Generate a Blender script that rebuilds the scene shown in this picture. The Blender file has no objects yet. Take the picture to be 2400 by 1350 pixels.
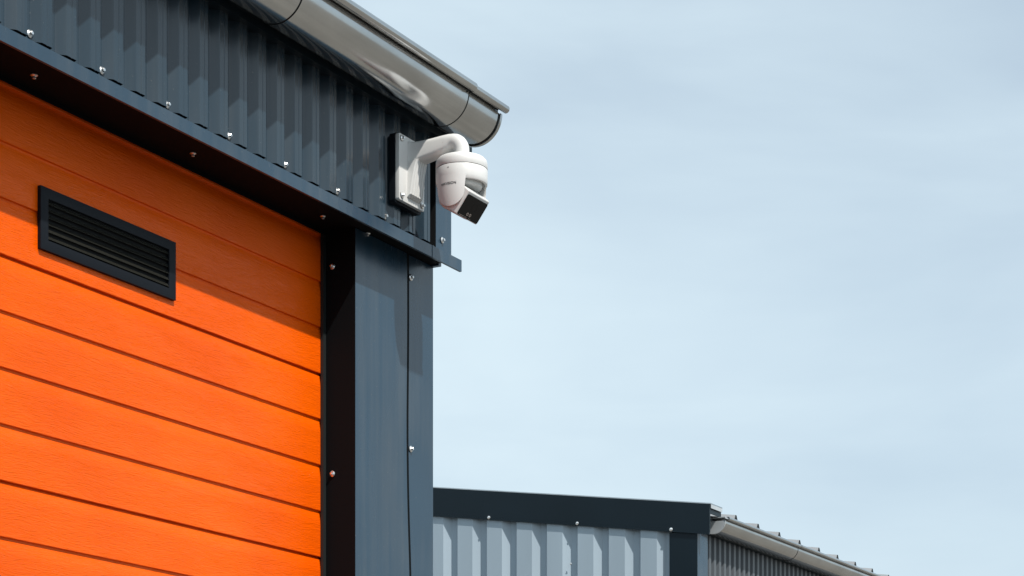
import bpy, bmesh, math, random
from mathutils import Vector, Matrix, noise
random.seed(7)
S = bpy.context.scene
COL = S.collection

# ------------------------------------------------------------------ camera
YAW = math.atan(2750 / 5000.0)          # angle between lens axis and the facade
cam_d = bpy.data.cameras.new('camera')
cam_d.sensor_width = 36.0
cam_d.lens = 75.0
cam_d.shift_y = 1403 / 2400.0           # level architectural view, lens shifted up
cam_d.clip_start = 0.05
cam_d.clip_end = 3000
cam = bpy.data.objects.new('camera', cam_d)
COL.objects.link(cam)
cam.location = (0, -3.1, 1.6)
cam.rotation_euler = (math.radians(90), 0, YAW - math.radians(90))
S.camera = cam

# ------------------------------------------------------------------ sky + sun
TO_SUN = Vector((-0.46, -1.0, 1.40)).normalized()
world = bpy.data.worlds.new('World')
S.world = world
world.use_nodes = True
wn = world.node_tree
for n in list(wn.nodes):
    wn.nodes.remove(n)
def N(t, **k):
    n = wn.nodes.new(t)
    for a, b in k.items():
        setattr(n, a, b)
    return n
L = wn.links.new
out = N('ShaderNodeOutputWorld')
bg = N('ShaderNodeBackground')
bg.inputs['Strength'].default_value = 0.12
sky = N('ShaderNodeTexSky', sky_type='NISHITA')
sky.sun_disc = False
sky.sun_elevation = math.asin(TO_SUN.z)
sky.sun_rotation = math.atan2(TO_SUN.x, TO_SUN.y)
sky.dust_density = 1.5
sky.air_density = 1.0
tc = N('ShaderNodeTexCoord')
mp = N('ShaderNodeMapping')
mp.inputs['Scale'].default_value = (1.6, 1.6, 4.2)
mp.inputs['Rotation'].default_value = (0.12, -0.22, 0.4)
n1 = N('ShaderNodeTexNoise')
n1.inputs['Scale'].default_value = 2.4
n1.inputs['Detail'].default_value = 5
n1.inputs['Roughness'].default_value = 0.48
n1.inputs['Distortion'].default_value = 0.35
r1 = N('ShaderNodeValToRGB')
r1.color_ramp.elements[0].position = 0.28
r1.color_ramp.elements[0].color = (0.58, 0.58, 0.58, 1)
r1.color_ramp.elements[1].position = 0.72
r1.color_ramp.elements[1].color = (0.99, 0.99, 0.99, 1)
mx = N('ShaderNodeMixRGB')
mx.inputs['Color2'].default_value = (6.0, 7.25, 8.0, 1)      # thin high cloud, radiance before strength
mp2 = N('ShaderNodeMapping')
mp2.inputs['Scale'].default_value = (2.0, 2.0, 13.0)
mp2.inputs['Rotation'].default_value = (0.05, -0.30, 0.1)
n2 = N('ShaderNodeTexNoise')
n2.inputs['Scale'].default_value = 2.2
n2.inputs['Detail'].default_value = 6
n2.inputs['Distortion'].default_value = 0.5
L(tc.outputs['Generated'], mp2.inputs['Vector'])
L(mp2.outputs['Vector'], n2.inputs['Vector'])
mixn = N('ShaderNodeMath', operation='MULTIPLY_ADD')
mixn.inputs[1].default_value = 0.20
half = N('ShaderNodeMath', operation='MULTIPLY_ADD')
half.inputs[1].default_value = 0.90
half.inputs[2].default_value = -0.04
L(n1.outputs['Fac'], half.inputs[0])
L(n2.outputs['Fac'], mixn.inputs[0])
L(half.outputs[0], mixn.inputs[2])
L(tc.outputs['Generated'], mp.inputs['Vector'])
L(mp.outputs['Vector'], n1.inputs['Vector'])
L(mixn.outputs[0], r1.inputs['Fac'])
L(r1.outputs['Color'], mx.inputs['Fac'])
L(sky.outputs['Color'], mx.inputs['Color1'])
L(mx.outputs['Color'], bg.inputs['Color'])
L(bg.outputs['Background'], out.inputs['Surface'])

sun_d = bpy.data.lights.new('sun', 'SUN')
sun_d.energy = 4.8
sun_d.angle = math.radians(0.8)
sun_d.color = (1.0, 0.95, 0.88)
sun = bpy.data.objects.new('sun', sun_d)
COL.objects.link(sun)
sun.rotation_euler = (-TO_SUN).to_track_quat('-Z', 'Y').to_euler()
sun.location = (0, -10, 15)

S.view_settings.view_transform = 'Standard'
S.view_settings.look = 'None'
S.view_settings.exposure = 0.0
S.view_settings.gamma = 1.0
S.view_settings.use_curve_mapping = False

# ------------------------------------------------------------------ materials
def mat(name, base, rough=0.5, metal=0.0, spec=0.5, var=0.0, vscale=3.0, bump=None, rvar=0.0,
        stretch=(1, 1, 1), dirt=0.0, coat=0.0):
    m = bpy.data.materials.new(name)
    m.use_nodes = True
    nt = m.node_tree
    b = nt.nodes['Principled BSDF']
    b.inputs['Base Color'].default_value = (*base, 1)
    b.inputs['Roughness'].default_value = rough
    b.inputs['Metallic'].default_value = metal
    b.inputs['Specular IOR Level'].default_value = spec
    b.inputs['Coat Weight'].default_value = coat
    b.inputs['Coat Roughness'].default_value = 0.15
    t = nt.nodes.new('ShaderNodeTexCoord')
    mpp = nt.nodes.new('ShaderNodeMapping')
    mpp.inputs['Scale'].default_value = stretch
    nt.links.new(t.outputs['Object'], mpp.inputs['Vector'])
    def noise_n(scale, detail=4, rough_=0.55):
        n = nt.nodes.new('ShaderNodeTexNoise')
        n.inputs['Scale'].default_value = scale
        n.inputs['Detail'].default_value = detail
        n.inputs['Roughness'].default_value = rough_
        nt.links.new(mpp.outputs['Vector'], n.inputs['Vector'])
        return n
    if var > 0:
        n = noise_n(vscale)
        h = nt.nodes.new('ShaderNodeMapRange')
        h.inputs['From Min'].default_value = 0.3
        h.inputs['From Max'].default_value = 0.7
        h.inputs['To Min'].default_value = 1 - var
        h.inputs['To Max'].default_value = 1 + var
        nt.links.new(n.outputs['Fac'], h.inputs['Value'])
        v = nt.nodes.new('ShaderNodeVectorMath')
        v.operation = 'SCALE'
        v.inputs[0].default_value = base
        nt.links.new(h.outputs['Result'], v.inputs['Scale'])
        nt.links.new(v.outputs['Vector'], b.inputs['Base Color'])
    if dirt > 0:
        md_ = nt.nodes.new('ShaderNodeMapping')
        md_.inputs['Scale'].default_value = (26, 26, 1.6)
        nt.links.new(t.outputs['Object'], md_.inputs['Vector'])
        a1 = nt.nodes.new('ShaderNodeTexNoise')
        a1.inputs['Scale'].default_value = 1.0
        a1.inputs['Detail'].default_value = 5
        nt.links.new(md_.outputs['Vector'], a1.inputs['Vector'])
        a2 = nt.nodes.new('ShaderNodeTexNoise')
        a2.inputs['Scale'].default_value = 2.3
        a2.inputs['Detail'].default_value = 4
        nt.links.new(t.outputs['Object'], a2.inputs['Vector'])
        mu = nt.nodes.new('ShaderNodeMath')
        mu.operation = 'MULTIPLY'
        nt.links.new(a1.outputs['Fac'], mu.inputs[0])
        nt.links.new(a2.outputs['Fac'], mu.inputs[1])
        mr = nt.nodes.new('ShaderNodeMapRange')
        mr.inputs['From Min'].default_value = 0.22
        mr.inputs['From Max'].default_value = 0.42
        mr.inputs['To Max'].default_value = dirt
        nt.links.new(mu.outputs[0], mr.inputs['Value'])
        # fine specks of dust
        a3 = nt.nodes.new('ShaderNodeTexNoise')
        a3.inputs['Scale'].default_value = 160
        a3.inputs['Detail'].default_value = 2
        nt.links.new(t.outputs['Object'], a3.inputs['Vector'])
        m3 = nt.nodes.new('ShaderNodeMapRange')
        m3.inputs['From Min'].default_value = 0.70
        m3.inputs['From Max'].default_value = 0.78
        m3.inputs['To Max'].default_value = dirt * 2.2
        nt.links.new(a3.outputs['Fac'], m3.inputs['Value'])
        ad = nt.nodes.new('ShaderNodeMath')
        ad.operation = 'ADD'
        ad.use_clamp = True
        nt.links.new(mr.outputs['Result'], ad.inputs[0])
        nt.links.new(m3.outputs['Result'], ad.inputs[1])
        mxd = nt.nodes.new('ShaderNodeMixRGB')
        mxd.inputs['Color2'].default_value = (0.20, 0.19, 0.17, 1)
        nt.links.new(ad.outputs[0], mxd.inputs['Fac'])
        if b.inputs['Base Color'].links:
            nt.links.new(b.inputs['Base Color'].links[0].from_socket, mxd.inputs['Color1'])
        else:
            mxd.inputs['Color1'].default_value = (*base, 1)
        nt.links.new(mxd.outputs['Color'], b.inputs['Base Color'])
    if rvar > 0:
        n = noise_n(vscale * 1.7)
        h = nt.nodes.new('ShaderNodeMapRange')
        h.inputs['From Min'].default_value = 0.3
        h.inputs['From Max'].default_value = 0.7
        h.inputs['To Min'].default_value = rough - rvar
        h.inputs['To Max'].default_value = rough + rvar
        nt.links.new(n.outputs['Fac'], h.inputs['Value'])
        nt.links.new(h.outputs['Result'], b.inputs['Roughness'])
    if bump:
        prev = None
        for sc, dist, strength in bump:
            n = noise_n(sc, 3)
            bp = nt.nodes.new('ShaderNodeBump')
            bp.inputs['Distance'].default_value = dist
            bp.inputs['Strength'].default_value = strength
            nt.links.new(n.outputs['Fac'], bp.inputs['Height'])
            if prev:
                nt.links.new(prev.outputs['Normal'], bp.inputs['Normal'])
            prev = bp
        nt.links.new(prev.outputs['Normal'], b.inputs['Normal'])
    return m

NAVY = mat('anthracite_paint', (0.013, 0.041, 0.072), 0.27, spec=0.72, var=0.10, vscale=2.5, rvar=0.07, dirt=0.13,
           bump=[(1.6, 0.02, 0.30), (420, 0.0003, 0.12)], stretch=(1, 1, 0.45))
SHADE_BLACK = mat('matte_shade_black', (0.004, 0.005, 0.006), 0.7, spec=0.08)  # anthracite of soffit and jamb with their shade put into the colour
NAVY_RIB = mat('anthracite_cladding_paint', (0.012, 0.029, 0.045), 0.23, spec=0.68, var=0.12, vscale=6, rvar=0.07, dirt=0.10,
               bump=[(5, 0.004, 0.3)], stretch=(1, 1, 0.15))
NAVY_SHADE = mat('anthracite_paint_shaded', (0.006, 0.013, 0.019), 0.35, spec=0.22, var=0.15, vscale=1.5, rvar=0.05,
               bump=[(1.5, 0.01, 0.2)])  # same anthracite, darkened to stand in for shade and missing sheen
BLACK = mat('black_void_paint', (0.006, 0.007, 0.008), 0.8, spec=0.2)
SEAL_AND_SHADE = mat('black_rubber_and_lip_shade', (0.012, 0.014, 0.014), 0.55, spec=0.4)  # rubber and seams; also paints the shade on the gutter lip
ZINC_DULL = mat('dull_zinc_end', (0.52, 0.55, 0.57), 0.4, metal=0.35, var=0.08, vscale=12)
ZINC = mat('galvanised_steel', (0.47, 0.475, 0.475), 0.16, metal=1.0, var=0.12, vscale=9, rvar=0.04,
           bump=[(3.0, 0.005, 0.30), (14, 0.0010, 0.2)], stretch=(0.5, 1, 1))
SCREWM = mat('stainless_screw', (0.80, 0.80, 0.79), 0.28, metal=1.0)
WASHER = mat('screw_washer', (0.06, 0.06, 0.06), 0.6)
WHITE = mat('white_painted_metal', (0.68, 0.68, 0.665), 0.38, spec=0.5, var=0.02, vscale=20, dirt=0.12, bump=[(500, 0.0002, 0.1)])
WHITE_D = mat('grey_inner_plastic', (0.30, 0.30, 0.29), 0.5)
GLASSB = mat('black_glossy_window', (0.004, 0.004, 0.005), 0.12, spec=0.15)
LENSR = mat('led_reflector', (0.45, 0.40, 0.38), 0.3, metal=0.8)
INK = mat('dark_print', (0.02, 0.02, 0.02), 0.5)
GREY_SHADE = mat('light_grey_cladding_shaded', (0.085, 0.096, 0.108), 0.4, spec=0.35, var=0.05, vscale=3)  # the light grey cladding with the gutter's shade put into its colour
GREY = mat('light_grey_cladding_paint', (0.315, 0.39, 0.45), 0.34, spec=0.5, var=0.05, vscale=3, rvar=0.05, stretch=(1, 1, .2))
GRILLE = mat('dark_grille_plastic', (0.006, 0.008, 0.012), 0.55, spec=0.16, bump=[(600, 0.0002, 0.2)])
SLATM = mat('grille_slat_plastic', (0.020, 0.020, 0.017), 0.22, spec=0.6)
ROOFM = mat('roof_sheet_paint', (0.28, 0.29, 0.30), 0.4, var=0.05, vscale=2)
INNER = mat('building_core', (0.02, 0.02, 0.02), 0.9)

def door_mat():
    m = bpy.data.materials.new('orange_woodgrain_steel')
    m.use_nodes = True
    nt = m.node_tree
    b = nt.nodes['Principled BSDF']
    b.inputs['Roughness'].default_value = 0.22
    b.inputs['Specular IOR Level'].default_value = 0.36
    b.inputs['Specular Tint'].default_value = (1.0, 0.55, 0.22, 1)
    t = nt.nodes.new('ShaderNodeTexCoord')
    # slow wander makes the embossed grain lines wave and knot
    w = nt.nodes.new('ShaderNodeTexNoise')
    w.inputs['Scale'].default_value = 1.0
    w.inputs['Detail'].default_value = 2
    mw = nt.nodes.new('ShaderNodeMapping')
    mw.inputs['Scale'].default_value = (5, 5, 14)
    nt.links.new(t.outputs['Object'], mw.inputs['Vector'])
    nt.links.new(mw.outputs['Vector'], w.inputs['Vector'])
    sc = nt.nodes.new('ShaderNodeVectorMath')
    sc.operation = 'MULTIPLY_ADD'
    sc.inputs[1].default_value = (0, 0, 0.03)
    nt.links.new(w.outputs['Color'], sc.inputs[0])
    nt.links.new(t.outputs['Object'], sc.inputs[2])
    mg = nt.nodes.new('ShaderNodeMapping')
    mg.inputs['Scale'].default_value = (30, 30, 470)
    nt.links.new(sc.outputs['Vector'], mg.inputs['Vector'])
    g = nt.nodes.new('ShaderNodeTexNoise')
    g.inputs['Scale'].default_value = 1.0
    g.inputs['Detail'].default_value = 3
    g.inputs['Roughness'].default_value = 0.6
    nt.links.new(mg.outputs['Vector'], g.inputs['Vector'])
    bp = nt.nodes.new('ShaderNodeBump')
    bp.inputs['Distance'].default_value = 0.0026
    bp.inputs['Strength'].default_value = 0.7
    nt.links.new(g.outputs['Fac'], bp.inputs['Height'])
    # faint unevenness of the sheet
    u = nt.nodes.new('ShaderNodeTexNoise')
    u.inputs['Scale'].default_value = 3.0
    nt.links.new(t.outputs['Object'], u.inputs['Vector'])
    bp2 = nt.nodes.new('ShaderNodeBump')
    bp2.inputs['Distance'].default_value = 0.006
    bp2.inputs['Strength'].default_value = 0.3
    nt.links.new(u.outputs['Fac'], bp2.inputs['Height'])
    nt.links.new(bp.outputs['Normal'], bp2.inputs['Normal'])
    nt.links.new(bp2.outputs['Normal'], b.inputs['Normal'])
    cr = nt.nodes.new('ShaderNodeValToRGB')
    cr.color_ramp.elements[0].position = 0.3
    cr.color_ramp.elements[0].color = (0.84, 0.094, 0.0, 1)
    cr.color_ramp.elements[1].position = 0.75
    cr.color_ramp.elements[1].color = (0.92, 0.120, 0.0, 1)
    nt.links.new(u.outputs['Fac'], cr.inputs['Fac'])
    nt.links.new(cr.outputs['Color'], b.inputs['Base Color'])
    return m
ORANGE = door_mat()

def ground_mat():
    m = bpy.data.materials.new('concrete_yard')
    m.use_nodes = True
    nt = m.node_tree
    b = nt.nodes['Principled BSDF']
    b.inputs['Roughness'].default_value = 0.85
    t = nt.nodes.new('ShaderNodeTexCoord')
    n = nt.nodes.new('ShaderNodeTexNoise')
    n.inputs['Scale'].default_value = 0.6
    n.inputs['Detail'].default_value = 8
    nt.links.new(t.outputs['Object'], n.inputs['Vector'])
    cr = nt.nodes.new('ShaderNodeValToRGB')
    cr.color_ramp.elements[0].color = (0.15, 0.138, 0.12, 1)
    cr.color_ramp.elements[0].position = 0.3
    cr.color_ramp.elements[1].color = (0.23, 0.212, 0.185, 1)
    cr.color_ramp.elements[1].position = 0.7
    nt.links.new(n.outputs['Fac'], cr.inputs['Fac'])
    nt.links.new(cr.outputs['Color'], b.inputs['Base Color'])
    n2 = nt.nodes.new('ShaderNodeTexNoise')
    n2.inputs['Scale'].default_value = 120
    nt.links.new(t.outputs['Object'], n2.inputs['Vector'])
    bp = nt.nodes.new('ShaderNodeBump')
    bp.inputs['Distance'].default_value = 0.004
    nt.links.new(n2.outputs['Fac'], bp.inputs['Height'])
    nt.links.new(bp.outputs['Normal'], b.inputs['Normal'])
    return m
GROUND = ground_mat()

ASPHALT = mat('asphalt', (0.035, 0.036, 0.037), 0.85, var=0.3, vscale=2, bump=[(150, 0.004, 0.6)])

# ------------------------------------------------------------------ helpers
def obj(name, verts, faces, m, parent=None, smooth=False, bevel=0.0, seg=2, angle=35):
    me = bpy.data.meshes.new(name)
    me.from_pydata([tuple(v) for v in verts], [], faces)
    me.validate()
    bm = bmesh.new()
    bm.from_mesh(me)
    bmesh.ops.recalc_face_normals(bm, faces=bm.faces)
    if bevel > 0:
        es = [e for e in bm.edges if len(e.link_faces) == 2 and e.calc_face_angle(0) > math.radians(25)]
        bmesh.ops.bevel(bm, geom=es, offset=bevel, segments=seg, profile=0.6, affect='EDGES', clamp_overlap=True)
    bm.to_mesh(me)
    bm.free()
    ms = m if isinstance(m, (list, tuple)) else [m]
    for x in ms:
        me.materials.append(x)
    if smooth or bevel > 0:
        me.shade_smooth()
        me.set_sharp_from_angle(angle=math.radians(angle))
    o = bpy.data.objects.new(name, me)
    COL.objects.link(o)
    if parent is not None:
        o.parent = parent
        o.matrix_parent_inverse = Matrix.Identity(4)
        o.location = tuple(-c for c in parent_world(parent))
    return o

def parent_world(p):
    v = Vector((0, 0, 0))
    while p is not None:
        v = v + p.location
        p = p.parent
    return v

def box_vf(a, b):
    x0, y0, z0 = a
    x1, y1, z1 = b
    v = [(x0, y0, z0), (x1, y0, z0), (x1, y1, z0), (x0, y1, z0), (x0, y0, z1), (x1, y0, z1), (x1, y1, z1), (x0, y1, z1)]
    f = [(0, 3, 2, 1), (4, 5, 6, 7), (0, 1, 5, 4), (1, 2, 6, 5), (2, 3, 7, 6), (3, 0, 4, 7)]
    return v, f

def box(name, a, b, m, parent=None, bevel=0.0):
    v, f = box_vf(a, b)
    return obj(name, v, f, m, parent, bevel=bevel)

def prism(name, pts, axis, lo, hi, m, parent=None, smooth=False, bevel=0.0, seg=2):
    """closed polygon extruded along an axis. pts are the two other coordinates in axis order"""
    n = len(pts)
    def mk(p, t):
        if axis == 'x': return (t, p[0], p[1])
        if axis == 'y': return (p[0], t, p[1])
        return (p[0], p[1], t)
    v = [mk(p, lo) for p in pts] + [mk(p, hi) for p in pts]
    f = [tuple(range(n)), tuple(range(2 * n - 1, n - 1, -1))]
    f += [(i, (i + 1) % n, n + (i + 1) % n, n + i) for i in range(n)]
    return obj(name, v, f, m, parent, smooth=smooth, bevel=bevel, seg=seg)

def sheet(name, pts, axis, lo, hi, m, parent=None, thick=0.0, smooth=False, cuts=1):
    """open polyline swept along an axis (a folded metal sheet)"""
    n = len(pts)
    v = []
    for k in range(cuts + 1):
        t = lo + (hi - lo) * k / cuts
        for p in pts:
            v.append((t, p[0], p[1]) if axis == 'x' else ((p[0], t, p[1]) if axis == 'y' else (p[0], p[1], t)))
    f = [(k * n + i, k * n + i + 1, (k + 1) * n + i + 1, (k + 1) * n + i) for k in range(cuts) for i in range(n - 1)]
    return obj(name, v, f, m, parent, smooth=smooth)

def lathe(name, prof, center, m, parent=None, seg=64, angle=35):
    """profile (r, z) about a vertical axis"""
    v, f = [], []
    n = len(prof)
    for k in range(seg):
        a = 2 * math.pi * k / seg
        for r, z in prof:
            v.append((center[0] + r * math.cos(a), center[1] + r * math.sin(a), center[2] + z))
    for k in range(seg):
        for i in range(n - 1):
            a0, b0 = k * n + i, ((k + 1) % seg) * n + i
            f.append((a0, b0, b0 + 1, a0 + 1))
    return obj(name, v, f, m, parent, smooth=True, angle=angle)

def empty(name, loc):
    o = bpy.data.objects.new(name, None)
    o.location = loc
    o.empty_display_size = 0.2
    COL.objects.link(o)
    return o

def tag(o, label=None, cat=None, group=None, kind=None):
    if label: o['label'] = label
    if cat: o['category'] = cat
    if group: o['group'] = group
    if kind: o['kind'] = kind
    return o

# screw: washer + hex head, pointing along +X local, shared mesh
def screw_mesh():
    me = bpy.data.meshes.new('screw')
    bm = bmesh.new()
    def ring(profile, seg, mi, ph=0.0):
        rows = []
        for x, r in profile:
            rows.append([bm.verts.new((x, r * math.cos(2 * math.pi * k / seg + ph), r * math.sin(2 * math.pi * k / seg + ph))) for k in range(seg)])
        for a, b in zip(rows, rows[1:]):
            for k in range(seg):
                fc = bm.faces.new((a[k], a[(k + 1) % seg], b[(k + 1) % seg], b[k]))
                fc.material_index = mi
        fc = bm.faces.new(rows[-1])
        fc.material_index = mi
    ring([(0, .0086), (.0022, .0086)], 18, 1)
    ring([(.0022, .0090), (.0030, .0088), (.0050, .0056)], 18, 0)
    ring([(.0044, .0046), (.0092, .0046), (.0102, .0034)], 6, 0, 0.3)
    bmesh.ops.recalc_face_normals(bm, faces=bm.faces)
    bm.to_mesh(me)
    bm.free()
    me.materials.append(SCREWM)
    me.materials.append(WASHER)
    return me
SCREW = screw_mesh()
SCREW_AT = []
def screw(parent, pos, direction, spin=0.0, scale=1.0, name='screw'):
    o = bpy.data.objects.new(name, SCREW)
    COL.objects.link(o)
    o.parent = parent
    o.location = Vector(pos) - parent_world(parent)
    q = Vector(direction).normalized().to_track_quat('X', 'Z')
    e = q.to_matrix().to_4x4() @ Matrix.Rotation(spin, 4, 'X')
    o.rotation_euler = e.to_euler()
    o.scale = (scale * (0.93 + 0.12 * ((pos[0] * 37.7 + pos[2] * 91.3) % 1.0)),) * 3
    return o

# ------------------------------------------------------------------ ground
tag(box('ground', (-400, -500, -0.3), (800, 500, 0.0), GROUND), kind='structure')
tag(box('bounce_dimming_asphalt', (-60.0, -60.0, 0.004), (6.2, 0.02, 0.012), ASPHALT), kind='structure')  # unseen dark ground added to cut bounce onto soffit and door top

# ================================================================== warehouse (near)
XC = 5.2735                    # front corner
ZT = 3.390                     # top of drip flashing / foot of the cladding
YP = 0.0551                    # pillar face
YD = 0.1562                    # door face
XR = 4.8505                    # door reveal
ZG = 3.795                     # gutter rim
b1 = empty('warehouse', (XC, 0, 0))
tag(b1, 'near warehouse corner clad in dark anthracite corrugated metal around an orange sectional door', 'warehouse')
X0 = -1.0                      # far left end of the facade

# core walls so the building is solid from any side
box('wall_core', (X0, 0.0300, ZT + 0.012), (XC - 0.03, 12.0, 3.735), INNER, b1)
box('side_wall', (XC - 0.15, 0.075, 0.0), (XC - 0.010, 12.0, ZT - 0.012), NAVY, b1)
box('rear_wall', (X0, 11.8, 0.0), (XC - 0.16, 12.0, ZT - 0.012), NAVY, b1)
box('end_wall', (X0, 0.26, 0.0), (X0 + 0.15, 11.79, ZT - 0.012), NAVY, b1)

# corrugated cladding in sheets 13 ribs wide
def clad_profile(x_from, n, pitch=0.0794, d=0.018):
    pts = []
    for k in range(n):
        x = x_from + k * pitch       # x = foot of the right flank = start of the valley
        pts += [(x, d), (x + 0.0215, d), (x + 0.0235, d - 0.0015), (x + 0.0385, 0.0015), (x + 0.0405, 0.0),
                (x + 0.0530, 0.0), (x + 0.0545, 0.0012), (x + 0.0585, 0.0012), (x + 0.0600, 0.0), (x + 0.0715, 0.0), (x + 0.0730, 0.0012),]
    pts.append((x_from + n * pitch, d))
    return pts
PITCH = 0.0794
xs = 3.4164 - PITCH * 52
NR = 13
k0 = 0
while True:
    xa = xs + k0 * PITCH
    n = NR
    if xa + n * PITCH > XC - 0.092:
        n = int((XC - 0.085 - xa) / PITCH)
    if n <= 0:
        break
    off = 0.0 if (k0 // NR) % 2 else -0.0008
    pr = [(x, y + off) for x, y in clad_profile(xa, n)]
    o = sheet('cladding_sheet', pr, 'z', ZT + 0.026, 3.785, NAVY_RIB, b1)
    md = o.modifiers.new('sheet', 'SOLIDIFY')
    md.thickness = 0.0009
    md.offset = 1
    if k0 + NR * 1 == 10 ** 9:
        pass
    k0 += n
xend = xs + k0 * PITCH
# last partial rib closing against the corner trim
pr = [(xend, 0.018), (xend + 0.0215, 0.018), (xend + 0.0385, 0.0015), (xend + 0.0405, 0.0), (XC - 0.072, 0.0)]
o = sheet('cladding_sheet', pr, 'z', ZT + 0.026, 3.785, NAVY_RIB, b1)

# corner trim, folded round the corner
XT = 5.1835
prism('corner_trim', [(XT, -0.0035), (XC - 0.0045, -0.0035), (XC - 0.0045, 0.16), (XC - 0.006, 0.16), (XC - 0.006, -0.002), (XT, -0.002)],
      'z', ZT + 0.002, 3.80, NAVY, b1)
prism('trim_return', [(XT - 0.0015, -0.0030), (XT, -0.0030), (XT, 0.0185), (XT - 0.0015, 0.0185)], 'z', ZT + 0.003, 3.785, BLACK, b1)
# side cladding, same sheet, on the gable side
sp = []
y = 0.162
while y < 11.9:
    sp += [(XC - 0.020, y), (XC - 0.020, y + 0.022), (XC - 0.007, y + 0.038), (XC - 0.007, y + 0.072)]
    y += PITCH
sheet('side_cladding_sheet', sp, 'z', ZT + 0.004, 3.80, NAVY_RIB, b1)
box('side_wall_sill', (XC - 0.018, 0.03, ZT - 0.010), (XC - 0.004, 12.0, ZT + 0.001), NAVY, b1)

# drip flashing: top leg, face, small return
fl = prism('drip_flashing', [(-0.0353, 3.3573), (-0.0353, ZT), (0.028, ZT + 0.0105), (0.028, ZT + 0.009), (-0.0338, ZT - 0.0015), (-0.0338, 3.3585),
                        (-0.028, 3.3585), (-0.028, 3.3573)], 'x', X0, XC, NAVY, b1)
# lap joint in the flashing
box('flashing_lap', (5.110, -0.0366, 3.3570), (5.118, -0.0354, ZT + 0.0006), NAVY, fl)
# soffit behind the flashing
sof = box('soffit', (X0, -0.0335, ZT - 0.0060), (XC - 0.022, 0.2500, ZT - 0.0020), SHADE_BLACK, b1)
for (sx, sy) in ((3.04, .078), (3.600, .078), (4.170, .0785), (4.7275, .074), (4.910, .050)):
    screw(sof, (sx, sy, ZT - 0.006), (0, 0, -1), scale=0.95)

# screws along the cladding foot (every third valley) and one on the trim
k = 0
for i in range(-9, 8):
    x = 3.5140 + i * 3 * PITCH
    if x < X0 + .1 or x > XC - 0.12: continue
    screw(b1, (x + random.uniform(-.002, .002), 0.0172, 3.4325 + random.uniform(-.002, .002)), (0, -1, 0.06), spin=random.random() * 3)
screw(b1, (5.2155, -0.0038, 3.4365), (0, -1, 0), spin=.4)

# pillar: two overlapping front sheets, a wavy lap
def lap_x(z):
    return 5.1205 + 0.0030 * math.sin(z * 6.0 + 1.0) + (0.015 * max(0.0, min(1.0, (2.95 - z) / 0.45)) ** 1.5)
def pillar_sheet(name, left, right, y, y_in, m):
    zs = [0.0 + (ZT - 0.008) * i / 60 for i in range(61)]
    v, f = [], []
    for z in zs:
        l = left(z) if callable(left) else left
        r = right(z) if callable(right) else right
        v += [(l, y, z), (r, y, z), (r, y_in, z), (l, y_in, z)]
    for i in range(60):
        a = i * 4
        for j in range(4):
            f.append((a + j, a + (j + 1) % 4, a + 4 + (j + 1) % 4, a + 4 + j))
    f += [(3, 2, 1, 0), (240, 241, 242, 243)]
    return obj(name, v, f, m, b1)
pillar_sheet('pillar_sheet', XR + 0.0015, lambda z: lap_x(z) - 0.0045, YP - 0.0030, YP - 0.0012, NAVY)
pillar_sheet('pillar_sheet', lambda z: lap_x(z) + 0.0101, XC - 0.0080, YP, YP + 0.02, NAVY)
st = pillar_sheet('lap_gap_shadow', lambda z: lap_x(z) - 0.0060, lambda z: lap_x(z) + 0.0100, YP - 0.0008, YP + 0.004, SHADE_BLACK)  # black strip painted in for the shadow of the lap gap
for z in (3.3202, 2.8356, 2.35, 1.86, 1.37, .88, .39):
    screw(b1, (5.1405, YP, z), (0, -1, 0), spin=z)
# reveal (jamb lining) facing the door opening
box('door_jamb', (XR, YP - 0.0028, 0.0), (XR + 0.0014, 0.25, ZT - 0.0062), SHADE_BLACK, b1)
box('pillar_core', (XR + 0.01, YP + 0.022, 0.0), (XC - 0.155, 0.30, ZT - 0.0062), INNER, b1)
for z in (3.2866, 2.7226, 2.16, 1.60, 1.03, .47):
    screw(b1, (XR, 0.1245, z), (-1, 0, 0), spin=z * 2, scale=.95)
box('door_rail', (XR - 0.0135, YD - 0.010, 0.0), (XR - 0.0002, YD - 0.0015, ZT - 0.0065), SEAL_AND_SHADE, b1)
box('door_jamb', (0.80, YP, 0.0), (0.85, 0.25, ZT - 0.0062), NAVY_SHADE, b1)
box('facade_sheet', (X0, YP, 0.0), (0.798, YP + 0.1, ZT - 0.0062), NAVY, b1)

# ---------------- sectional door made of ribbed planks
door = empty('garage_door', Vector((2.85, YD, 0.0)) - b1.location)
door.parent = b1
door['label'] = 'bright orange sectional door with embossed wood grain'
DX0, DX1 = 0.852, XR - 0.0025
ztop0 = 3.4925
def plank(i):
    zt = ztop0 - 0.125 * i
    zb = zt - 0.125
    joint = (i % 4 == 3)
    dpt = 0.012 if joint else 0.0060
    gh = 0.0056 if joint else 0.0060
    top_in = 0.0058 if i % 4 else 0.0065
    # (y, z) front outline, from top to bottom
    pts = [(YD + top_in, zt), (YD + 0.0050, zt - 0.0035), (YD + 0.0027, zt - 0.012), (YD + 0.0009, zt - 0.022), (YD, zt - 0.032), (YD, zb + gh + 0.001),
           (YD + 0.0005, zb + gh), (YD + dpt, zb + gh - 0.0012), (YD + dpt, zb + 0.0004), (YD + 0.036, zb + 0.0004), (YD + 0.036, zt)]
    return prism('door_plank', pts, 'x', DX0, DX1, ORANGE, door, smooth=False)
for i in range(27):
    plank(i)
box('door_seal', (DX0, YD - 0.0130, 3.3735), (DX1, YD - 0.0105, ZT - 0.0062), SHADE_BLACK, door)
box('door_seal', (DX0, YD + 0.002, 0.0), (DX1, YD + 0.03, 0.115), SEAL_AND_SHADE, door)

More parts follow.
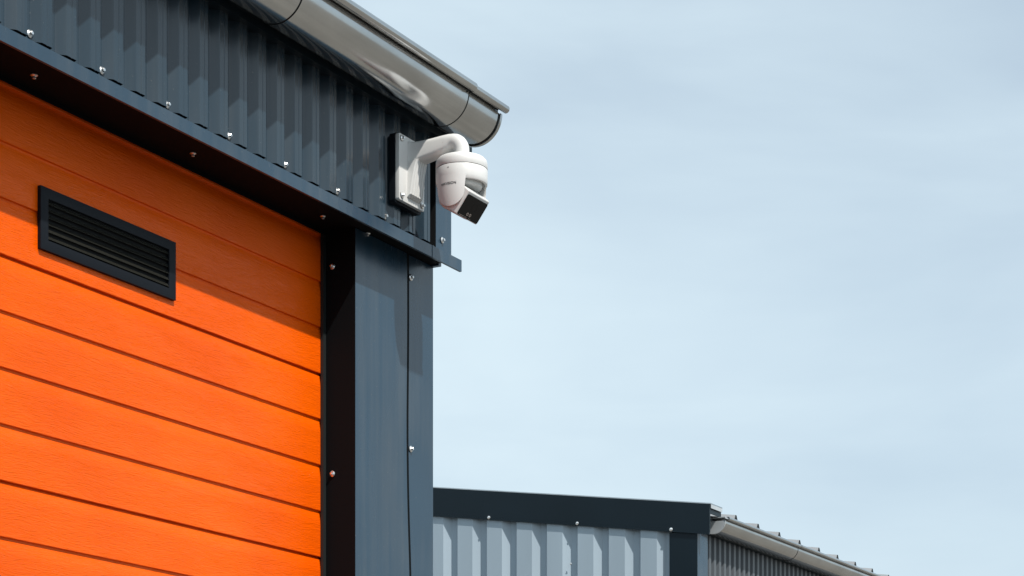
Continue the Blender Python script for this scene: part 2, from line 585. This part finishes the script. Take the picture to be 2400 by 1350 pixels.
# ---------------- ventilation grille in the door
vx0, vx1, vz0, vz1 = 3.700, 4.192, 3.0385, 3.1815
gr = empty('ventilation_grille', Vector((3.95, YD, 3.11)) - b1.location)
gr.parent = b1
fw = 0.0265
def frame(x0, x1, z0, z1, y0, y1, w, m, parent):
    o = [(x0, z0), (x1, z0), (x1, z1), (x0, z1)]
    i = [(x0 + w, z0 + w * .92), (x1 - w, z0 + w * .92), (x1 - w, z1 - w * .92), (x0 + w, z1 - w * .92)]
    v = [(a, y0, b) for a, b in o] + [(a, y0, b) for a, b in i] + [(a, y1, b) for a, b in o] + [(a, y1, b) for a, b in i]
    f = []
    for k in range(4):
        n = (k + 1) % 4
        f += [(k, n, 4 + n, 4 + k), (8 + k, 8 + n, 12 + n, 12 + k)[::-1], (k, 8 + k, 8 + n, n), (4 + k, 4 + n, 12 + n, 12 + k)]
    return obj('frame', v, f, m, parent, bevel=0.0016)
frame(vx0, vx1, vz0, vz1, YD - 0.0095, YD + 0.001, fw, GRILLE, gr)
box('backing', (vx0 + .012, YD - 0.0018, vz0 + .012), (vx1 - .012, YD - 0.0006, vz1 - .012), BLACK, gr)
ns = 6
za, zb_ = vz0 + fw * .92, vz1 - fw * .92
for i in range(ns):
    z = za + (zb_ - za) * (i + 0.42) / ns
    # slat slopes down and out
    pts = [(YD - 0.0088, z - 0.0030), (YD - 0.0082, z - 0.0016), (YD - 0.0022, z + 0.0062), (YD - 0.0022, z + 0.0040), (YD - 0.0078, z - 0.0036)]
    prism('slat', pts, 'x', vx0 + fw + .0004, vx1 - fw - .0004, SLATM, gr)

# ---------------- eaves board, roof, verge flashing
box('eaves_board', (X0, -0.0215, 3.715), (XC + 0.03, 0.0285, 3.775), NAVY_SHADE, b1)
sl = math.tan(math.radians(8))
roof_b1 = prism('roof', [(-0.05, 3.786), (6.0, 3.786 + 6.05 * sl), (12.1, 3.786), (12.1, 3.738), (-0.05, 3.738)][:5], 'x', X0, XC + 0.005, ROOFM, b1)
prism('verge_flashing', [(-0.012, 3.722), (-0.012, 3.815), (6.0, 3.815 + 6.012 * sl), (12.1, 3.815), (12.1, 3.735), (6.0, 3.735 + 6.0 * sl)],
      'x', XC + 0.0075, XC + 0.100, NAVY_SHADE, b1)

# ---------------- half-round gutter
def arc_pts(yc, zc, r, a0, a1, n):
    return [(yc + r * math.cos(a0 + (a1 - a0) * i / n), zc + r * math.sin(a0 + (a1 - a0) * i / n)) for i in range(n + 1)]
def gutter_section(x0, x1, yc, zc, r, parent, m, beadr=0.0115, bx0=None, bx1=None, name='gutter_section', jag=True):
    outer = arc_pts(yc, zc, r, math.pi, 2 * math.pi, 30)
    inner = arc_pts(yc, zc, r - 0.0016, 2 * math.pi, math.pi, 30)
    pts = [(yc - r, zc + 0.006)] + outer + [(yc + r, zc + 0.018), (yc + r - .0016, zc + 0.018)] + inner + [(yc - r + .0016, zc + 0.006)]
    n = len(pts)
    xsn = max(1, int((x1 - x0) / 0.12))
    v, f = [], []
    for k in range(xsn + 1):
        x = x0 + (x1 - x0) * k / xsn
        for p in pts:
            v.append((x, p[0], p[1]))
    for k in range(xsn):
        for i in range(n):
            f.append((k * n + i, k * n + (i + 1) % n, (k + 1) * n + (i + 1) % n, (k + 1) * n + i))
    f += [tuple(range(n)), tuple(range(xsn * n + n - 1, xsn * n - 1, -1))]
    g = obj(name, v, f, m, parent, smooth=True)
    # rolled bead
    cy, cz = yc - r - beadr - 0.0045, zc + 0.0115
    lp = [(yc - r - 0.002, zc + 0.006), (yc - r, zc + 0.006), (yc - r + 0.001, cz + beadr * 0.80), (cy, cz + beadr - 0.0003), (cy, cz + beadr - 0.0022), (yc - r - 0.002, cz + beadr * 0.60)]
    prism('gutter_lip', lp, 'x', x0, x1, SEAL_AND_SHADE, g)  # steel lip coloured black to paint the shade under the bead
    bp = [(cy + beadr * math.cos(a), cz + beadr * math.sin(a)) for a in [2 * math.pi * i / 20 for i in range(20)]]
    prism('rolled_bead', bp, 'x', x0 if bx0 is None else bx0, x1 if bx1 is None else bx1, m, g, smooth=True)
    return g
gut = empty('gutter', Vector((XC, -0.1, ZG)) - b1.location)
gut.parent = b1
gut['label'] = 'galvanised half-round gutter with rolled front edge'
RG = 0.0765
YC = -0.177 + RG + 0.014
ZC = ZG - 0.009
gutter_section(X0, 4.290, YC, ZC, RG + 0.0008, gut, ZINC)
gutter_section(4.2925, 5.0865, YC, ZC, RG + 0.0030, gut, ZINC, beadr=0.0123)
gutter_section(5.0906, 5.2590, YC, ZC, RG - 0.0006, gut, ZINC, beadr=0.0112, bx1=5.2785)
# dark seams where the lengths plug together
def ring_strip(name, x0, x1, r0, r1, m, parent, yc=YC, zc=ZC):
    o = arc_pts(yc, zc, r1, math.pi * 1.0, 2 * math.pi, 30)
    i = arc_pts(yc, zc, r0, 2 * math.pi, math.pi * 1.0, 30)
    return prism(name, o + i, 'x', x0, x1, m, parent, smooth=True)
ring_strip('joint_seam', 4.2895, 4.2930, RG - .004, RG + .0012, SEAL_AND_SHADE, gut)
ring_strip('joint_seam', 5.0866, 5.0905, RG - .004, RG + .0036, SEAL_AND_SHADE, gut)
ring_strip('end_seam', 5.2592, 5.2668, RG - .010, RG - .0012, SEAL_AND_SHADE, gut)
cap = prism('end_cap', arc_pts(YC, ZC, RG + 0.0035, math.pi, 2 * math.pi, 30), 'x', 5.2670, 5.2785, ZINC, gut, bevel=0.0015)

# ================================================================== security camera
CX, CY = 5.020, -0.183
ZRING = 3.548
sc = empty('security_camera', (CX, 0.0, 3.56))
tag(sc, 'white dome security camera on a wall bracket under the end of the gutter', 'security camera')
brk = empty('wall_bracket', (0, 0, 0)); brk.parent = sc
def rr_pts(x0, x1, z0, z1, r, n=5):
    pts = []
    for cx, cz, a0 in ((x1 - r, z1 - r, 0), (x0 + r, z1 - r, math.pi / 2), (x0 + r, z0 + r, math.pi), (x1 - r, z0 + r, 1.5 * math.pi)):
        for i in range(n + 1):
            a = a0 + math.pi / 2 * i / n
            pts.append((cx + r * math.cos(a), cz + r * math.sin(a)))
    return pts
px0, px1, pz0, pz1 = 4.9440, 5.0760, 3.474, 3.655
prism('spacer_plate', rr_pts(px0 - .003, px1 + .004, pz0 - .008, pz1 + .003, .010), 'y', -0.0175, 0.0, GRILLE, brk, smooth=True)
prism('mounting_plate', rr_pts(px0, px1, pz0, pz1, .005), 'y', -0.030, -0.0178, WHITE, brk, bevel=0.001)
for sx_, sz_ in ((4.957, 3.643), (4.957, 3.4875), (5.0635, 3.4875), (5.0635, 3.643)):
    screw(brk, (sx_, -0.0300, sz_), (0, -1, 0), spin=sx_, scale=0.95)
# gusset + arm: stacked cross-sections (x0,x1 / z0,z1) marching out from the plate, then down through the elbow
def loft(name, rings, m, parent, cap=True, angle=40):
    n = len(rings[0])
    v = [p for r in rings for p in r]
    f = []
    for k in range(len(rings) - 1):
        for i in range(n):
            f.append((k * n + i, k * n + (i + 1) % n, (k + 1) * n + (i + 1) % n, (k + 1) * n + i))
    if cap:
        f += [tuple(range(n)), tuple(range(len(rings) * n - 1, (len(rings) - 1) * n - 1, -1))]
    return obj(name, v, f, m, parent, smooth=True, angle=angle)
def rsec(y, x0, x1, z0, z1, r=.010):
    return [(x, y, z) for x, z in rr_pts(x0, x1, z0, z1, r)]
rings = [rsec(-0.0300, 4.9880, 5.0480, 3.5800, 3.6460, .006),
         rsec(-0.0345, 4.9895, 5.0460, 3.5835, 3.6450, .009),
         rsec(-0.0420, 4.9915, 5.0445, 3.5860, 3.6435, .011),
         rsec(-0.0700, 4.9930, 5.0435, 3.5900, 3.6440, .012),
         rsec(-0.1000, 4.9950, 5.0425, 3.5950, 3.6462, .013),
         rsec(-0.1300, 4.9975, 5.0420, 3.6010, 3.6500, .015),
         rsec(-0.1480, 4.9985, 5.0415, 3.6060, 3.6518, .018)]
def csec(c, d1, r, n=24):
    """ring of radius r round c, spanned by X and d1"""
    out_ = []
    for i in range(n):
        a = 2 * math.pi * ((i % 6) / 5 * 0.25 * 0.80 + 0.025 + (i // 6) * 0.25)
        out_.append((c[0] + r * math.cos(a), c[1] + d1[0] * r * math.sin(a), c[2] + d1[1] * r * math.sin(a)))
    return out_
er = 0.0208
for k in range(0, 11):
    a = (math.pi / 2) * k / 10
    cy = -0.1545 - 0.0285 * math.sin(a)
    cz = 3.6305 - 0.0285 * (1 - math.cos(a))
    rings.append(csec((CX, cy, cz), (-math.sin(a), math.cos(a)), er + .0008 * math.cos(a)))
rings.append(csec((CX, -0.183, 3.5930), (-1, 0), er))
# fluted gusset below the arm
gz = []
for k in range(13):
    t = k / 12
    z = 3.5900 - t * 0.1010
    yf = -(0.0610 - 0.0190 * t ** 0.7)
    if k == 12: yf = -0.0330
    xa, xb = 4.9880 - 0.004 * t, 5.0440 + 0.006 * t
    ring_ = [(xa, -0.0295, z), (xa, yf + 0.004, z), (xa + 0.003, yf, z)]
    nf = 5
    for q in range(nf):
        x0_ = xa + 0.003 + (xb - xa - 0.006) * q / nf
        x1_ = xa + 0.003 + (xb - xa - 0.006) * (q + 1) / nf
        ring_ += [(x0_ + (x1_ - x0_) * .35, yf, z), (x0_ + (x1_ - x0_) * .65, yf + 0.0028, z), (x1_, yf, z)]
    ring_ += [(xb, yf + 0.004, z), (xb, -0.0295, z)]
    gz.append(ring_)
loft('gusset', gz, WHITE, brk, angle=30)
# reorder round rings so they line up with the rounded rectangles (start at +x, go toward +z)
loft('arm', rings, WHITE, brk)
lathe('collar', [(0.0, 0.050), (0.0185, 0.050), (0.0190, 0.0485), (0.0190, 0.044)], (CX, CY, ZRING), SEAL_AND_SHADE, sc, seg=40)
# body
body = lathe('dome_housing', [(0.0, 0.0465), (0.018, 0.0465), (0.0230, 0.0450), (0.030, 0.0405), (0.052, 0.0345), (0.0630, 0.0300), (0.0685, 0.0240),
                       (0.0705, 0.0160), (0.0710, 0.0010), (0.0706, 0.0002)], (CX, CY, ZRING), WHITE, sc, seg=80, angle=50)
lathe('seam_ring', [(0.0698, 0.0006), (0.0698, -0.0014)], (CX, CY, ZRING), SEAL_AND_SHADE, sc, seg=80)
lathe('lower_shell', [(0.0704, -0.0010), (0.0708, -0.0018), (0.0706, -0.030), (0.0700, -0.0400), (0.0690, -0.0415), (0.0640, -0.0415), (0.0620, -0.0340),
                      (0.0560, -0.0290), (0.0, -0.0280)], (CX, CY, ZRING), WHITE, sc, seg=80, angle=50)
lathe('pan_disc', [(0.0, -0.0290), (0.0560, -0.0300), (0.0565, -0.0420), (0.0540, -0.0490), (0.0480, -0.0510), (0.0, -0.0515)], (CX, CY, ZRING), WHITE, sc, seg=64)
# two yoke arms (curved shells with rounded feet)
def yoke(side):
    rows, cols = 26, 18
    ztop, zlow, hw = -0.0300, -0.1130, 0.0415
    outer, inner = [], []
    for j in range(rows + 1):
        t = j / rows
        z = ztop + (zlow - ztop) * math.sin(t * math.pi / 2)
        zc_ = zlow + hw
        w = hw if z > zc_ else math.sqrt(max(hw * hw - (zc_ - z) ** 2, 1e-7))
        w = w * (1.0 + 0.10 * max(0.0, (z - zc_) / (ztop - zc_)))
        R = 0.0706 if z > -0.045 else 0.0706 - 0.0062 * (((-0.045 - z) / 0.068) ** 2)
        ro, ri = [], []
        for i in range(cols + 1):
            u = math.sin((-0.5 + i / cols) * math.pi) * w
            xo = math.sqrt(R * R - u * u * 0.92)
            # edges roll inward
            e = abs(u) / hw
            ro.append((CX + side * xo, CY + u, ZRING + z))
            ri.append((CX + side * 0.0565, CY + u * 0.97, ZRING + z))
        outer.append(ro)
        inner.append(ri)
    v, f = [], []
    for r in outer: v += r
    for r in inner: v += r
    c1 = cols + 1
    base = (rows + 1) * c1
    for j in range(rows):
        for i in range(cols):
            a = j * c1 + i
            f.append((a, a + 1, a + c1 + 1, a + c1))
            b = base + a
            f.append((b + c1, b + c1 + 1, b + 1, b))
        for i in (0, cols):
            a = j * c1 + i
            f.append((a, a + c1, base + a + c1, base + a))
    for i in range(cols):
        a = i
        f.append((a, a + 1, base + a + 1, base + a))
        a = rows * c1 + i
        f.append((a, a + 1, base + a + 1, base + a))
    return obj('yoke_arm', v, f, WHITE, sc, smooth=True, angle=50)
yoke(-1)
yoke(1)
# tilting head
NX = Vector((0, -0.797, -0.603))
EX = Vector((0, 0.603, -0.797))
PV = Vector((CX, -0.178, 3.4705))
def hp(x, n, e):
    return Vector((PV.x + x, PV.y, PV.z)) + NX * n + EX * e
prof = []
prof += [(0.0500, -0.0360), (0.0500, 0.0345)]
for i in range(17):
    a = math.radians(62 + (232 - 62) * i / 16)
    prof.append((0.0405 * math.cos(a) + 0.004, 0.0405 * math.sin(a) - 0.0005))
prof += [(-0.005, -0.0375), (0.0300, -0.0385)]
hv = [hp(-0.0555, n, e) for n, e in prof] + [hp(0.0555, n, e) for n, e in prof]
n_ = len(prof)
hf = [tuple(range(n_)), tuple(range(2 * n_ - 1, n_ - 1, -1))] + [(i, (i + 1) % n_, n_ + (i + 1) % n_, n_ + i) for i in range(n_)]
head = obj('camera_head', hv, hf, WHITE, sc, bevel=0.0038, seg=4)
def head_plate(name, x0, x1, e0, e1, n0, n1, m, r=0.006, parent=None):
    pts = rr_pts(x0, x1, e0, e1, r)
    v = [hp(a, n0, b) for a, b in pts] + [hp(a, n1, b) for a, b in pts]
    k = len(pts)
    f = [tuple(range(k)), tuple(range(2 * k - 1, k - 1, -1))] + [(i, (i + 1) % k, k + (i + 1) % k, k + i) for i in range(k)]
    return obj(name, v, f, m, parent, smooth=True)
def head_disc(name, x, e, r, n0, n1, m, parent, inner=0.0):
    k = 24
    v, f = [], []
    if inner <= 0:
        v = [hp(x + r * math.cos(2 * math.pi * i / k), nn, e + r * math.sin(2 * math.pi * i / k)) for nn in (n0, n1) for i in range(k)]
        f = [tuple(range(k)), tuple(range(2 * k - 1, k - 1, -1))] + [(i, (i + 1) % k, k + (i + 1) % k, k + i) for i in range(k)]
    else:
        for rr in (r, inner):
            for nn in (n0, n1):
                v += [hp(x + rr * math.cos(2 * math.pi * i / k), nn, e + rr * math.sin(2 * math.pi * i / k)) for i in range(k)]
        for i in range(k):
            j = (i + 1) % k
            f += [(i, j, k + j, k + i), (2 * k + i, 3 * k + i, 3 * k + j, 2 * k + j), (k + i, k + j, 3 * k + j, 3 * k + i), (i, 2 * k + i, 2 * k + j, j)]
    return obj(name, v, f, m, parent, smooth=True)
win = head_plate('front_window', -0.0530, 0.0530, -0.0275, 0.0325, 0.0480, 0.0512, GLASSB, .005, sc)
head_disc('lens', 0.004, -0.002, 0.0125, 0.0512, 0.0514, GLASSB, win, inner=0.0117)
head_disc('led', -0.010, 0.0205, 0.0046, 0.0512, 0.0517, LENSR, win, inner=0.0022)
head_disc('led', 0.0035, 0.0205, 0.0046, 0.0512, 0.0517, LENSR, win, inner=0.0022)
# fine printed line along the window's lower edge
for a, b in ((-0.046, -0.020), (-0.017, -0.006), (0.004, 0.0075), (0.010, 0.014)):
    head_plate('printed_mark', a, b, 0.0292, 0.0303, 0.0512, 0.0515, LENSR, .0004, win)
# printed word on the near yoke arm, wrapped on its curved side
cu = bpy.data.curves.new('print', 'FONT')
cu.body = 'HIKVISION'
cu.size = 0.0096
cu.offset = 0.00018
cu.space_character = 1.08
cu.align_x = 'CENTER'
cu.resolution_u = 3
tmp = bpy.data.objects.new('print', cu)
COL.objects.link(tmp)
dg = bpy.context.evaluated_depsgraph_get()
me = bpy.data.meshes.new_from_object(tmp.evaluated_get(dg))
COL.objects.unlink(tmp)
bpy.data.objects.remove(tmp)
bm = bmesh.new()
bm.from_mesh(me)
bmesh.ops.triangulate(bm, faces=bm.faces)
for v_ in bm.verts:
    u, w = v_.co.x, v_.co.y
    # text runs from the wall side outward (towards -y) when read from outside
    yy = -u * 0.98 + 0.002
    v_.co = Vector((CX - math.sqrt(0.0706 ** 2 - (yy * yy) * 0.92) - 0.0003, CY + yy, ZRING - 0.0575 + w))
bm.to_mesh(me)
bm.free()
me.materials.clear()
me.materials.append(INK)
lg = bpy.data.objects.new('printed_lettering', me)
COL.objects.link(lg)
lg.parent = sc
lg.location = -parent_world(sc)
# small slot mark below the seam
v, f = box_vf((CX - 0.0712, CY - 0.0010, ZRING - 0.0115), (CX - 0.0690, CY + 0.0035, ZRING - 0.0100))
obj('release_mark', v, f, INK, sc)
# short supply cable from the spacer into the corner trim
cb_pts = []

# ================================================================== second warehouse
X2, Y2 = 12.213, 2.293
b2 = empty('warehouse', (X2, Y2, 0))
tag(b2, 'farther warehouse in light grey ribbed metal with a dark verge band and its own gutter', 'warehouse')
XV = 12.100
SL2 = (4.236 - 3.957) / (4.158 - 2.166)
YR = 7.3       # ridge
# gable cladding, deep trapezoid ribs in the plane facing the first building
def gable_top(y):
    yy = y if y <= YR else 2 * YR - y
    return 3.80 + SL2 * (yy - 2.166)
P2 = 0.2214
sheets = []
y = 2.441
cols_ = []
while y < 12.2:
    # going away from the corner (+y): valley, lit flank, crest, hidden flank
    cols_ += [(y, 12.145), (y + 0.038, 12.145), (y + 0.088, 12.1115), (y + 0.2000, 12.1115)]
    y += P2
grp = []
for s in range(0, len(cols_), 20):
    seg_ = cols_[s:s + 21]
    if len(seg_) < 2: break
    v = []
    for (yy, xx) in seg_:
        v += [(xx, yy, 0.0), (xx, yy, gable_top(yy))]
    f = [(2 * i, 2 * i + 2, 2 * i + 3, 2 * i + 1) for i in range(len(seg_) - 1)]
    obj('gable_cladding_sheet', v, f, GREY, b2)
prism('gable_core', [(2.33, 0), (2.33, 3.75), (YR, 3.75 + SL2 * (YR - 2.33)), (12.25, 3.75), (12.25, 0)], 'x', 12.150, 12.40, INNER, b2)
# one small dark screw on the ribs
screw(b2, (12.1115, 3.133, 3.66), (-1, 0, 0), scale=0.8)
# corner post
prism('corner_trim', [(12.108, 2.441), (12.108, 2.252), (12.113, 2.252), (12.113, 2.441)], 'z', 0.0, 3.80, NAVY_SHADE, b2)  # one trim with the next leaf; this side's shade is in the colour
prism('corner_trim', [(12.1135, 2.2525), (12.2700, 2.2525), (12.2700, 2.258), (12.1135, 2.258)], 'z', 0.0, 3.80, NAVY, b2)
# side wall, fine profile
pts = []
x = 12.272
while x < 30:
    pts += [(x, 2.290), (x + 0.0300, 2.290), (x + 0.0420, 2.262), (x + 0.0740, 2.262)]
    x += PITCH
for s in range(0, len(pts), 52):
    sg = pts[s:s + 53]
    if len(sg) > 1:
        sheet('side_cladding_sheet', sg, 'z', 0.0, 3.80, GREY_SHADE, b2)
box('side_core', (12.41, 2.33, 0.0), (30.0, 2.5, 3.80), INNER, b2)
box('eaves_board', (12.16, 2.235, 3.801), (30.0, 2.33, 3.895), NAVY_SHADE, b2)
box('far_end_wall', (29.8, 2.51, 0.0), (30.0, 12.25, 3.75), GREY, b2)
box('rear_wall', (12.41, 12.1, 0.0), (29.79, 12.25, 3.75), GREY, b2)
# verge flashing: tall face, folded foot
def band(name, z0, z1, x0, x1, m, ya=2.166):
    v = []
    for xx in (x0, x1):
        for yy in (ya, YR, 2 * YR - ya):
            g = SL2 * ((yy if yy <= YR else 2 * YR - yy) - 2.166)
            v += [(xx, yy, z0 + g), (xx, yy, z1 + g)]
    f = [(0, 1, 3, 2), (2, 3, 5, 4), (6, 8, 9, 7), (8, 10, 11, 9), (0, 6, 7, 1), (4, 5, 11, 10), (1, 7, 9, 3), (3, 9, 11, 5), (0, 2, 8, 6), (2, 4, 10, 8)]
    return obj(name, v, f, m, b2)
vf = band('verge_flashing', 3.784, 3.957, XV, XV + 0.012, NAVY_SHADE)
band('verge_foot', 3.770, 3.7835, XV - 0.003, XV + 0.010, NAVY_SHADE, 2.168)
band('verge_soffit', 3.812, 3.822, XV + 0.0125, 12.160, NAVY_SHADE, 2.30)
band('verge_cap', 3.9575, 3.9640, XV - 0.001, 12.285, ZINC, 2.160)
v, f = box_vf((XV + 0.0125, 2.1605, 3.9330), (12.285, 2.1635, 3.9572))
obj('verge_end', v, f, ZINC_DULL, b2)
v, f = box_vf((XV + 0.0125, 2.1700, 3.9020), (12.288, 2.1760, 3.9570))
obj('verge_closure', v, f, NAVY_SHADE, b2)
for yy in (2.4256, 3.0807, 3.7262, 4.37, 5.02, 5.67):
    screw(b2, (XV, yy, 3.8215 + SL2 * (yy - 2.4256) - .001), (-1, 0, 0), scale=1.25)
# roof sheet with tall ribs running up the slope
RP = 0.370
rp = []
x = 12.30
k = 0
while x < 30:
    rp += [(x, 0.0), (x + 0.205, 0.0), (x + 0.232, 0.046), (x + 0.250, 0.046), (x + 0.277, 0.0), (x + 0.300, 0.0)]
    x += RP
rs = []
for yy, zz in ((2.176, 3.9100), (YR, 3.9100 + SL2 * (YR - 2.166)), (2 * YR - 2.176, 3.91)):
    rs.append([(px, yy, zz + pz) for px, pz in rp])
nrp = len(rp)
per = 6 * 3
for s in range(0, nrp - 1, per):
    idx = list(range(s, min(s + per + 1, nrp)))
    v = [rs[r][i] for r in range(3) for i in idx]
    m_ = len(idx)
    f = [(r * m_ + i, r * m_ + i + 1, (r + 1) * m_ + i + 1, (r + 1) * m_ + i) for r in range(2) for i in range(m_ - 1)]
    o = obj('roof_sheet', v, f, ROOFM, b2)
# dark foam closures filling the rib ends
x = 12.30
cv, cf = [], []
while x < 24:
    c = [(x + 0.206, 3.9105), (x + 0.2325, 3.9550), (x + 0.2495, 3.9550), (x + 0.276, 3.9105)]
    prism('rib_filler', c, 'y', 2.179, 2.195, SEAL_AND_SHADE, b2)
    x += RP
# gutter
g2 = empty('gutter', Vector((12.3, 2.2, 3.88)) - b2.location)
g2.parent = b2
YC2 = 2.116 + RG + 0.012
ZC2 = 3.882 - 0.006
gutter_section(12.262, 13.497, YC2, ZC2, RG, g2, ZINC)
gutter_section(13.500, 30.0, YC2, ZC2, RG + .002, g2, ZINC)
ring_strip('joint_seam', 13.496, 13.5005, RG - .004, RG + .0005, SEAL_AND_SHADE, g2, YC2, ZC2)
prism('end_cap', arc_pts(YC2, ZC2, RG + 0.003, math.pi, 2 * math.pi, 24), 'x', 12.250, 12.2615, ZINC_DULL, g2)
prism('gutter_hook', [(2.115, 3.885), (2.125, 3.898), (2.26, 3.900), (2.26, 3.896), (2.127, 3.893), (2.119, 3.883)], 'x', 12.244, 12.262, ZINC_DULL, g2)
